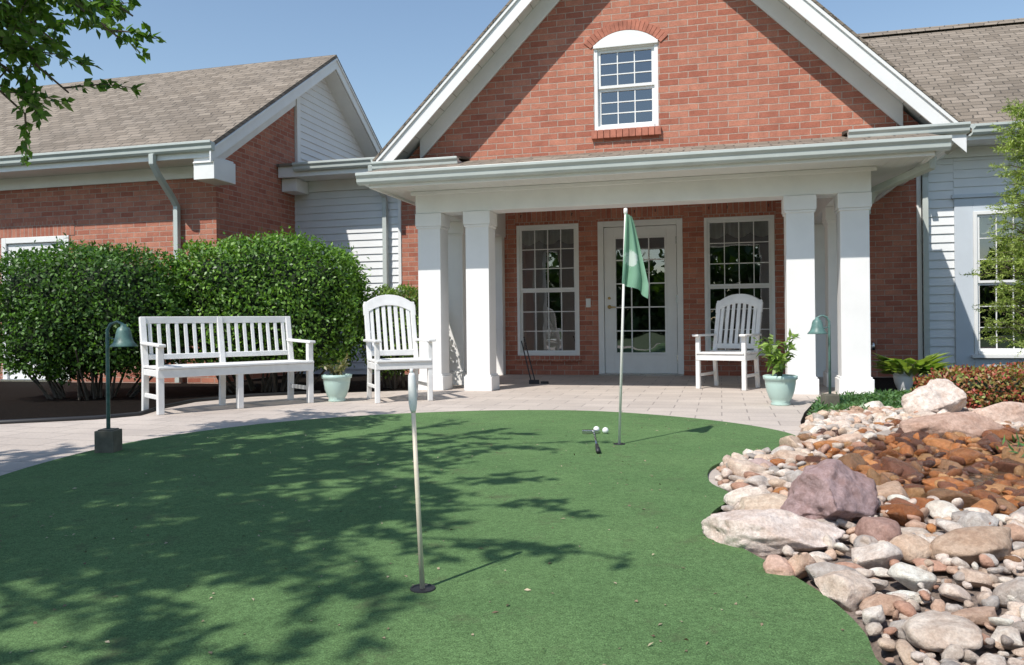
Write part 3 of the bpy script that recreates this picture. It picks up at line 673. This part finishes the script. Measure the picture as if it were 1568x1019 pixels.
def light(x,z,sx):
    e=place('garden_path_light',x,z,0)
    m=MB();m.box(-.058,.058,-.058,.058,0,.15);m.box(-.045,.045,-.045,.045,.15,.157);m.obj('base_post',M_POST,e,.006)
    m=MB();m.tube([(0,0,.15),(0,0,.70),(0,0,.765),(sx*.02,0,.80),(sx*.06,0,.815),(sx*.095,0,.80),(sx*.10,0,.775)],[.012,.011,.010,.009,.008,.008,.008],10);m.tube([(-sx*.0,0,.72),(sx*.07,0,.70),(sx*.10,0,.77)],.005,6);m.obj('pole',M_LAMP,e,smooth=True)
    m=MB();m.lathe([(0,.80),(.016,.80),(.018,.785),(.034,.775),(.042,.755),(.048,.72),(.058,.69),(.080,.665),(.078,.66),(.052,.685),(.04,.72),(.0,.74)],(sx*.10,0,0),24);m.lathe([(0,.675),(.022,.68),(.024,.72),(0,.73)],(sx*.10,0,0),12);m.obj('bell_shade',M_LAMP,e,smooth=True)
light(-2.49,4.90,1);light(2.66,6.68,-1)

e=place('golf_flag',.66,4.96,0)
m=MB();m.tube([(0,0,.02),(.055,0,1.465)],[.0085,.0075],10);m.lathe([(0,1.49),(.012,1.485),(.013,1.46),(.009,1.45)],(.055,0,0),12);m.obj('flagstick',plain('fiberglass_white',(.82,.80,.74),.3,.04),e,smooth=True)
m=MB();nr,nc=30,22;vs=[];fs=[]
for i in range(nr+1):
    t=i/nr
    wid=.035+.115*min(1,t*1.25)**.8
    for j in range(nc+1):
        s=j/nc;zz=1.455-.44*t-(.075*s*s*min(1,t*1.3))-.02*s
        xx=.055-.035*t*.5+wid*s-.03*t*(1-s);yy=-.012-.030*math.sin(s*13+t*1.5)*min(1,.25+t*.8)+.02*s*math.sin(t*5)
        vs.append((xx+.016*math.sin(s*11+1)*t,yy,zz))
for i in range(nr):
    for j in range(nc): a=i*(nc+1)+j;fs.append((a,a+1,a+nc+2,a+nc+1))
m.add(vs,fs)
mm,nt,b=newmat('flag_cloth');v=coords(nt)
vm=N(nt,'ShaderNodeVectorMath',operation='LENGTH')
mp2=N(nt,'ShaderNodeVectorMath',operation='ADD');L(nt,v,mp2.inputs[0]);mp2.inputs[1].default_value=(-.085,.02,-1.17);L(nt,mp2.outputs[0],vm.inputs[0])
nz=noise(nt,v,38,2);ad=N(nt,'ShaderNodeMath',operation='MULTIPLY_ADD');L(nt,nz,ad.inputs[0]);ad.inputs[1].default_value=.09;L(nt,vm.outputs['Value'],ad.inputs[2])
L(nt,ramp(nt,ad.outputs[0],[(.088,(.66,.74,.68)),(.098,(.22,.42,.29))]),b.inputs['Base Color']);b.inputs['Roughness'].default_value=.7
t=N(nt,'ShaderNodeBsdfTranslucent');t.inputs[0].default_value=(.35,.6,.42,1);mx=N(nt,'ShaderNodeMixShader');mx.inputs[0].default_value=.3;out=[n for n in nt.nodes if n.type=='OUTPUT_MATERIAL'][0]
L(nt,b.outputs[0],mx.inputs[1]);L(nt,t.outputs[0],mx.inputs[2]);L(nt,mx.outputs[0],out.inputs[0])
m.obj('flag_cloth',mm,e,smooth=True)
e=place('practice_pin',-.265,2.29,0)
m=MB();m.tube([(0,0,.0),(-.022,0,.54)],[.0075,.0062],12);m.obj('pin_rod',plain('aged_fiberglass',(.66,.58,.46),.4,.1,20),e,smooth=True)
m=MB();m.tube([(-.0215,0,.525),(-.022,0,.535),(-.0225,0,.555),(-.024,0,.60),(-.025,0,.632),(-.0252,0,.640)],[.006,.0095,.0125,.0115,.0105,.007],14);m.tube([(-.0252,0,.638),(-.0256,0,.652)],[.006,.005],10);m.obj('ferrule',M_FURN,e,smooth=True)
e=place('golf_putter',0,0,0)
m=MB();m.tube([(.548,5.42,.032),(.505,4.82,.032)],.0055,8);m.obj('shaft',M_STEEL,e,smooth=True)
m=MB();m.tube([(.507,4.84,.033),(.490,4.60,.033)],[.011,.014],10);m.obj('grip',M_BLACK,e,smooth=True)
m=MB();m.box(.47,.58,5.42,5.455,.02,.045);m.tube([(.548,5.40,.034),(.548,5.43,.04)],.008,8);m.obj('head',M_STEEL,e,.006)
M_BALL=plain('golf_ball_white',(.82,.82,.80),.3,.02)
for (x,z) in((.575,5.50),(.63,5.44)):
    m=MB();m.lathe([(.0215*math.sin(t),.0395-.0215*math.cos(t)) for t in np.linspace(0,math.pi,14)],(0,0,0),20);m.obj('golf_ball',M_BALL,None,smooth=True,loc=(x,z,0))
e=place('putter_stand',*W2C(-2.35,9.9),0)
m=MB();m.tube([(0,0,.02),(-.12,.05,.55)],.008,6);m.tube([(.05,0,.02),(-.09,.05,.60)],.008,6);m.box(-.03,.1,-.03,.05,0,.05);m.box(.12,.22,-.02,.04,0,.03);m.obj('putters',M_BLACK,e)

# ================================================================= VEGETATION
def hedge(name,x,z,rx,ry,z0,z1,n,ls=.042,ca=(.03,.07,.012),cb=(.10,.19,.03),stems=9,rz=0,core=True):
    e=place(name,x,z,rz);rzz=(z1-z0)/2;zc=(z0+z1)/2
    def surf(u):
        p=3.0;s=(np.abs(u)**p).sum(1)**(-1/p);v=u*s[:,None]
        lump=1+.05*np.sin(u[:,0]*7+x*3)*np.cos(u[:,2]*6+z)+.045*np.sin(u[:,1]*11+u[:,0]*9)+.03*np.sin(u[:,2]*15+u[:,0]*13+x)
        return v*lump[:,None]*np.array([rx,ry,rzz])
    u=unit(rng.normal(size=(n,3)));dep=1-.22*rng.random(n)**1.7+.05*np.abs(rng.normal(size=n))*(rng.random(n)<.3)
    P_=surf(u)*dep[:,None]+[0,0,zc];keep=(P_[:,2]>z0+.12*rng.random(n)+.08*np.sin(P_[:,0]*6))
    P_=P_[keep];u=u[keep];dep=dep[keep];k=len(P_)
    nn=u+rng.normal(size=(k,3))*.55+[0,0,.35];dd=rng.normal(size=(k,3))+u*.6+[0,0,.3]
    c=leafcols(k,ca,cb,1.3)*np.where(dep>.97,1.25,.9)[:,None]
    leaves('foliage',P_,dd,nn,ls*(.7+.6*rng.random(k)),ls*.55*(.7+.6*rng.random(k)),c,M_LEAF,e)
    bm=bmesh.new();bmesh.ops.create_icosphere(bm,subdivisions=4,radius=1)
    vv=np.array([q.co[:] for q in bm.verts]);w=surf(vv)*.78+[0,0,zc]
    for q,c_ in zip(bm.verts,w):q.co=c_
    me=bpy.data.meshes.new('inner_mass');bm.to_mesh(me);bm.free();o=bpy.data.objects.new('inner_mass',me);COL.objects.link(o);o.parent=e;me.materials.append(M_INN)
    m=MB()
    for i in range(stems*3):
        a=rng.random()*6.28;rr=rng.random()**.5;bx_=(rx*.45*rr*math.cos(a),ry*.45*rr*math.sin(a));tx=(bx_[0]*1.9+rng.normal()*.1,bx_[1]*1.9+rng.normal()*.08)
        m.tube([(bx_[0],bx_[1],-.02),((bx_[0]+tx[0])/2+rng.normal()*.03,(bx_[1]+tx[1])/2,.3),(tx[0],tx[1],z0+.35)],[.016,.012,.007],5)
    m.obj('stems',M_BARK,e)
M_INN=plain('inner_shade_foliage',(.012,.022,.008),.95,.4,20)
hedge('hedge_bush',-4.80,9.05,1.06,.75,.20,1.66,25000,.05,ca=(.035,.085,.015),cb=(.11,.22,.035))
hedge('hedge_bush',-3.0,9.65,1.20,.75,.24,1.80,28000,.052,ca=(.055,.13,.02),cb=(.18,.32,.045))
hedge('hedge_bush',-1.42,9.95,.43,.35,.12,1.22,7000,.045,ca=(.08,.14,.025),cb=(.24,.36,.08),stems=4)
hedge('barberry_shrub',3.72,6.30,.46,.34,-.12,.37,9000,.034,(.34,.05,.045),(.22,.30,.07),3)
hedge('barberry_shrub',4.7,6.9,.5,.45,-.05,.38,5000,.034,(.34,.05,.045),(.22,.30,.07),3)
n=26000;P_=np.c_[rng.uniform(2.2,5.2,n),rng.uniform(6.15,8.3,n)]
lump=.5+.5*np.sin(P_[:,0]*4.1+1)*np.sin(P_[:,1]*4.7)+.3*np.sin(P_[:,0]*9)*np.sin(P_[:,1]*8)
ok=(sdist(P_)>.03)&(lump>.02)&(P_[:,1]-6.1>.12*np.sin(P_[:,0]*7)+.05);P_=P_[ok];lump=lump[ok];n=len(P_)
zz=bedh(P_)+.09*np.clip(lump,0,1)*rng.random(n)+.01
leaves('creeping_juniper',np.c_[P_,zz],rng.normal(size=(n,3))*[1,1,.4]+[0,0,.5],rng.normal(size=(n,3))*.6+[0,0,1],.05*(.6+.7*rng.random(n)),.014,leafcols(n,(.05,.13,.05),(.17,.30,.11)),M_LEAF)
n=150;leaves('water_plant',np.c_[2.75+.1*rng.normal(size=n),4.0+.08*rng.normal(size=n),.08+.06*rng.random(n)],rng.normal(size=(n,3))+[0,0,1],rng.normal(size=(n,3)),.06,.012,leafcols(n,(.05,.14,.04),(.12,.28,.08)),M_LEAF)

e=place('bald_cypress_tree',5.30,8.0,0);m=MB();m.tube([(0,0,-.05),(.02,0,1.5),(0,.02,3.2)],[.05,.035,.01],8);Pn=[];Dn=[]
for i in range(250):
    h=.5+2.4*rng.random();a=rng.random()*6.28;ln=(.66-.15*(h-.4))*(.55+.5*rng.random());d=Vector((math.cos(a),math.sin(a),.35+.3*rng.random()))
    p0=Vector((0,0,h-.1));p1=p0+d*ln*.6;p2=p1+Vector((d.x,d.y,-.1))*ln*.4;m.tube([p0,p1,p2],[.009,.005,.002],4,cap=False)
    for j in range(9):
        t=.25+.75*rng.random();q=p0.lerp(p1,t/.6) if t<.6 else p1.lerp(p2,(t-.6)/.4);sd=Vector((d.x+rng.normal()*.9,d.y+rng.normal()*.9,rng.normal()*.4)).normalized();sl_=.10+.06*rng.random()
        for k in range(16):
            s=k/16;q2=q+sd*sl_*s;Pn.append(q2[:]);Dn.append(np.array(sd)+rng.normal(size=3)*.9)
m.obj('trunk_and_limbs',M_BARK,e);Pn=np.array(Pn);Dn=np.array(Dn);n=len(Pn)
leaves('foliage',Pn,Dn,rng.normal(size=(n,3)),.035*(.6+.8*rng.random(n)),.009,leafcols(n,(.20,.29,.05),(.46,.54,.15)),M_LEAF,e)

# shade tree (left, trunk outside the frame)
e=place('shade_tree',0,0,0);m=MB();Pn=[];Dn=[]
T0=Vector((-5.4,.9,0));m.tube([T0,T0+Vector((.03,.03,1.2)),T0+Vector((.12,.05,2.6)),T0+Vector((.2,.1,4.2)),T0+Vector((.1,.1,6.0))],[.21,.17,.14,.10,.03],12)
def twig(q,d,ln,nl,droop=.25):
    d=Vector(d).normalized();a=Vector(q);b_=a+d*ln*.55;c_=b_+(d+Vector((0,0,-droop)))*ln*.45
    m.tube([a,b_,c_],[.007,.004,.002],4,cap=False)
    for j in range(nl):
        t=.1+.95*rng.random();p=a.lerp(b_,t/.55) if t<.55 else b_.lerp(c_,(t-.55)/.45);dd=np.array(d)+rng.normal(size=3)*.75+[0,0,-.2]
        Pn.append(np.array(p)+rng.normal(size=3)*.012);Dn.append(dd)
def limb(a,b_,r0,ntw,tw=.55,nl=30,start=.35,spread=1.0,sag=.2):
    a=Vector(a);b_=Vector(b_);mid=(a+b_)/2+Vector((0,0,sag));pts_=[a,a.lerp(mid,.5)+Vector((0,0,sag*.3)),mid,mid.lerp(b_,.5)+Vector((0,0,sag*.2)),b_];m.tube(pts_,[r0,r0*.8,r0*.6,r0*.4,.006],7)
    ax=(b_-a).normalized()
    for i in range(ntw):
        t=start+(1.0-start)*(i+rng.random())/ntw;k=min(int(t*4),3);p=pts_[k].lerp(pts_[k+1],t*4-k)
        dd=ax*.6+Vector(rng.normal(size=3))*spread*.75
        dd=Vector((dd.x,dd.y,dd.z*.5));twig(p,dd,tw*(.6+.7*rng.random()),nl)
base=T0+Vector((.12,.05,2.6))
for i in range(66):
    a=rng.random()*6.28;r=rng.random()**.5;ex=-4.45+2.1*r*math.cos(a);ez=.75+2.5*r*math.sin(a);eh=3.9+2.0*rng.random()*(1-.5*r)
    limb(base+Vector((0,0,rng.random()*1.6)),(ex,ez,eh),.035,13,.55,28,.35)
for tx,tz,eh,nt_ in((-1.75,1.25,3.7,10),(-1.95,1.6,3.9,9),(-1.75,.75,3.6,8),(-2.1,3.3,4.0,10),(-1.9,2.75,4.1,10),(-2.6,3.6,4.1,10),(-2.4,2.2,4.0,10),(-2.5,1.2,3.9,10),(-2.6,.5,3.7,9),(-2.7,.0,3.8,9),(-3.3,3.5,4.3,10),(-3.4,2.8,4.0,10),(-2.4,-.5,3.6,9),(-2.9,-.9,3.7,9),(-2.9,1.7,4,9),(-2.8,2.8,4.2,9)):
    limb(base+Vector((0,0,.5+rng.random())),(tx,tz,eh),.04,nt_*2,.42,22,.45,.8)
ncrown=len(Pn)
for bx_,by_,bh in((-2.45,5.0,2.60),(-2.85,5.15,2.30),(-3.05,4.9,2.65),(-2.7,4.8,2.80),(-3.15,5.2,2.35),(-2.5,5.3,2.85),(-3.3,4.8,2.8),(-3.2,5.6,2.8),(-2.95,5.0,2.5),(-3.1,5.1,2.15),(-3.0,5.4,2.95),(-2.6,4.6,2.75),(-2.9,4.9,2.75),(-3.2,5.0,2.55)):
    limb((-4.6,2.6,3.9),(bx_,by_,bh),.03,16,.36,32,.55,.9,.15)
m.obj('trunk_and_limbs',M_BARK,e);Pn=np.array(Pn);Dn=np.array(Dn);n=len(Pn)
kk=np.where(np.arange(n)<ncrown,.098,.078)
leaves('foliage',Pn,Dn,rng.normal(size=(n,3))*.8+[0,0,1],kk*(.6+.6*rng.random(n)),kk*.58*(.7+.5*rng.random(n)),leafcols(n,(.05,.12,.015),(.15,.27,.04)),M_LEAF,e)

n=650;P_=np.c_[rng.uniform(-2.2,1.6,n),rng.uniform(1.3,6.3,n)];ok=sdist(P_)<-.05;P_=P_[ok];n=len(P_)
leaves('leaf_litter',np.c_[P_,np.full(n,.021)],rng.normal(size=(n,3))*[1,1,.15],rng.normal(size=(n,3))*.3+[0,0,1],.007+.018*rng.random(n)**2,.005+.006*rng.random(n),leafcols(n,(.10,.06,.03),(.50,.42,.28)),M_LIT)
n=32000;P_=np.c_[rng.uniform(-45,45,n),rng.uniform(-30,-24,n),rng.random(n)**.8*6.5];P_[:,2]*=.75+.25*np.sin(P_[:,0]*.7)+.15*np.sin(P_[:,0]*1.9)
leaves('tree_line',P_,rng.normal(size=(n,3)),rng.normal(size=(n,3))+[0,.6,.6],.65,.42,leafcols(n,(.03,.06,.015),(.09,.15,.03)),M_LEAF)

# ================================================================= LIGHT / CAMERA
w=bpy.data.worlds.new('World');S.world=w;w.use_nodes=True;nt=w.node_tree
sky=nt.nodes.new('ShaderNodeTexSky');sky.sky_type='NISHITA';sky.sun_disc=False;sky.sun_elevation=math.radians(53);sky.sun_rotation=math.radians(221);sky.air_density=1.25;sky.dust_density=.3;sky.ozone_density=1.3
bg=nt.nodes['Background'];bg.inputs[1].default_value=.15;nt.links.new(sky.outputs[0],bg.inputs[0])
saz=math.radians(41);sel=math.radians(53)
sd=Vector((math.sin(saz)*math.cos(sel),math.cos(saz)*math.cos(sel),-math.sin(sel)))
ld=bpy.data.lights.new('sun','SUN');ld.energy=5;ld.angle=math.radians(.5);ld.color=(1,.955,.89)
lo=bpy.data.objects.new('sun',ld);COL.objects.link(lo);lo.rotation_euler=sd.to_track_quat('-Z','Y').to_euler();lo.location=(-5,-6,12)
cd=bpy.data.cameras.new('camera');cd.sensor_width=36;cd.lens=28.0;cd.clip_end=1000;cd.shift_y=-14.5/1568
co=bpy.data.objects.new('camera',cd);COL.objects.link(co);co.location=(0,0,.78);co.rotation_euler=(math.pi/2,.011,0);S.camera=co
S.view_settings.view_transform='Standard';S.view_settings.look='None';S.view_settings.exposure=0
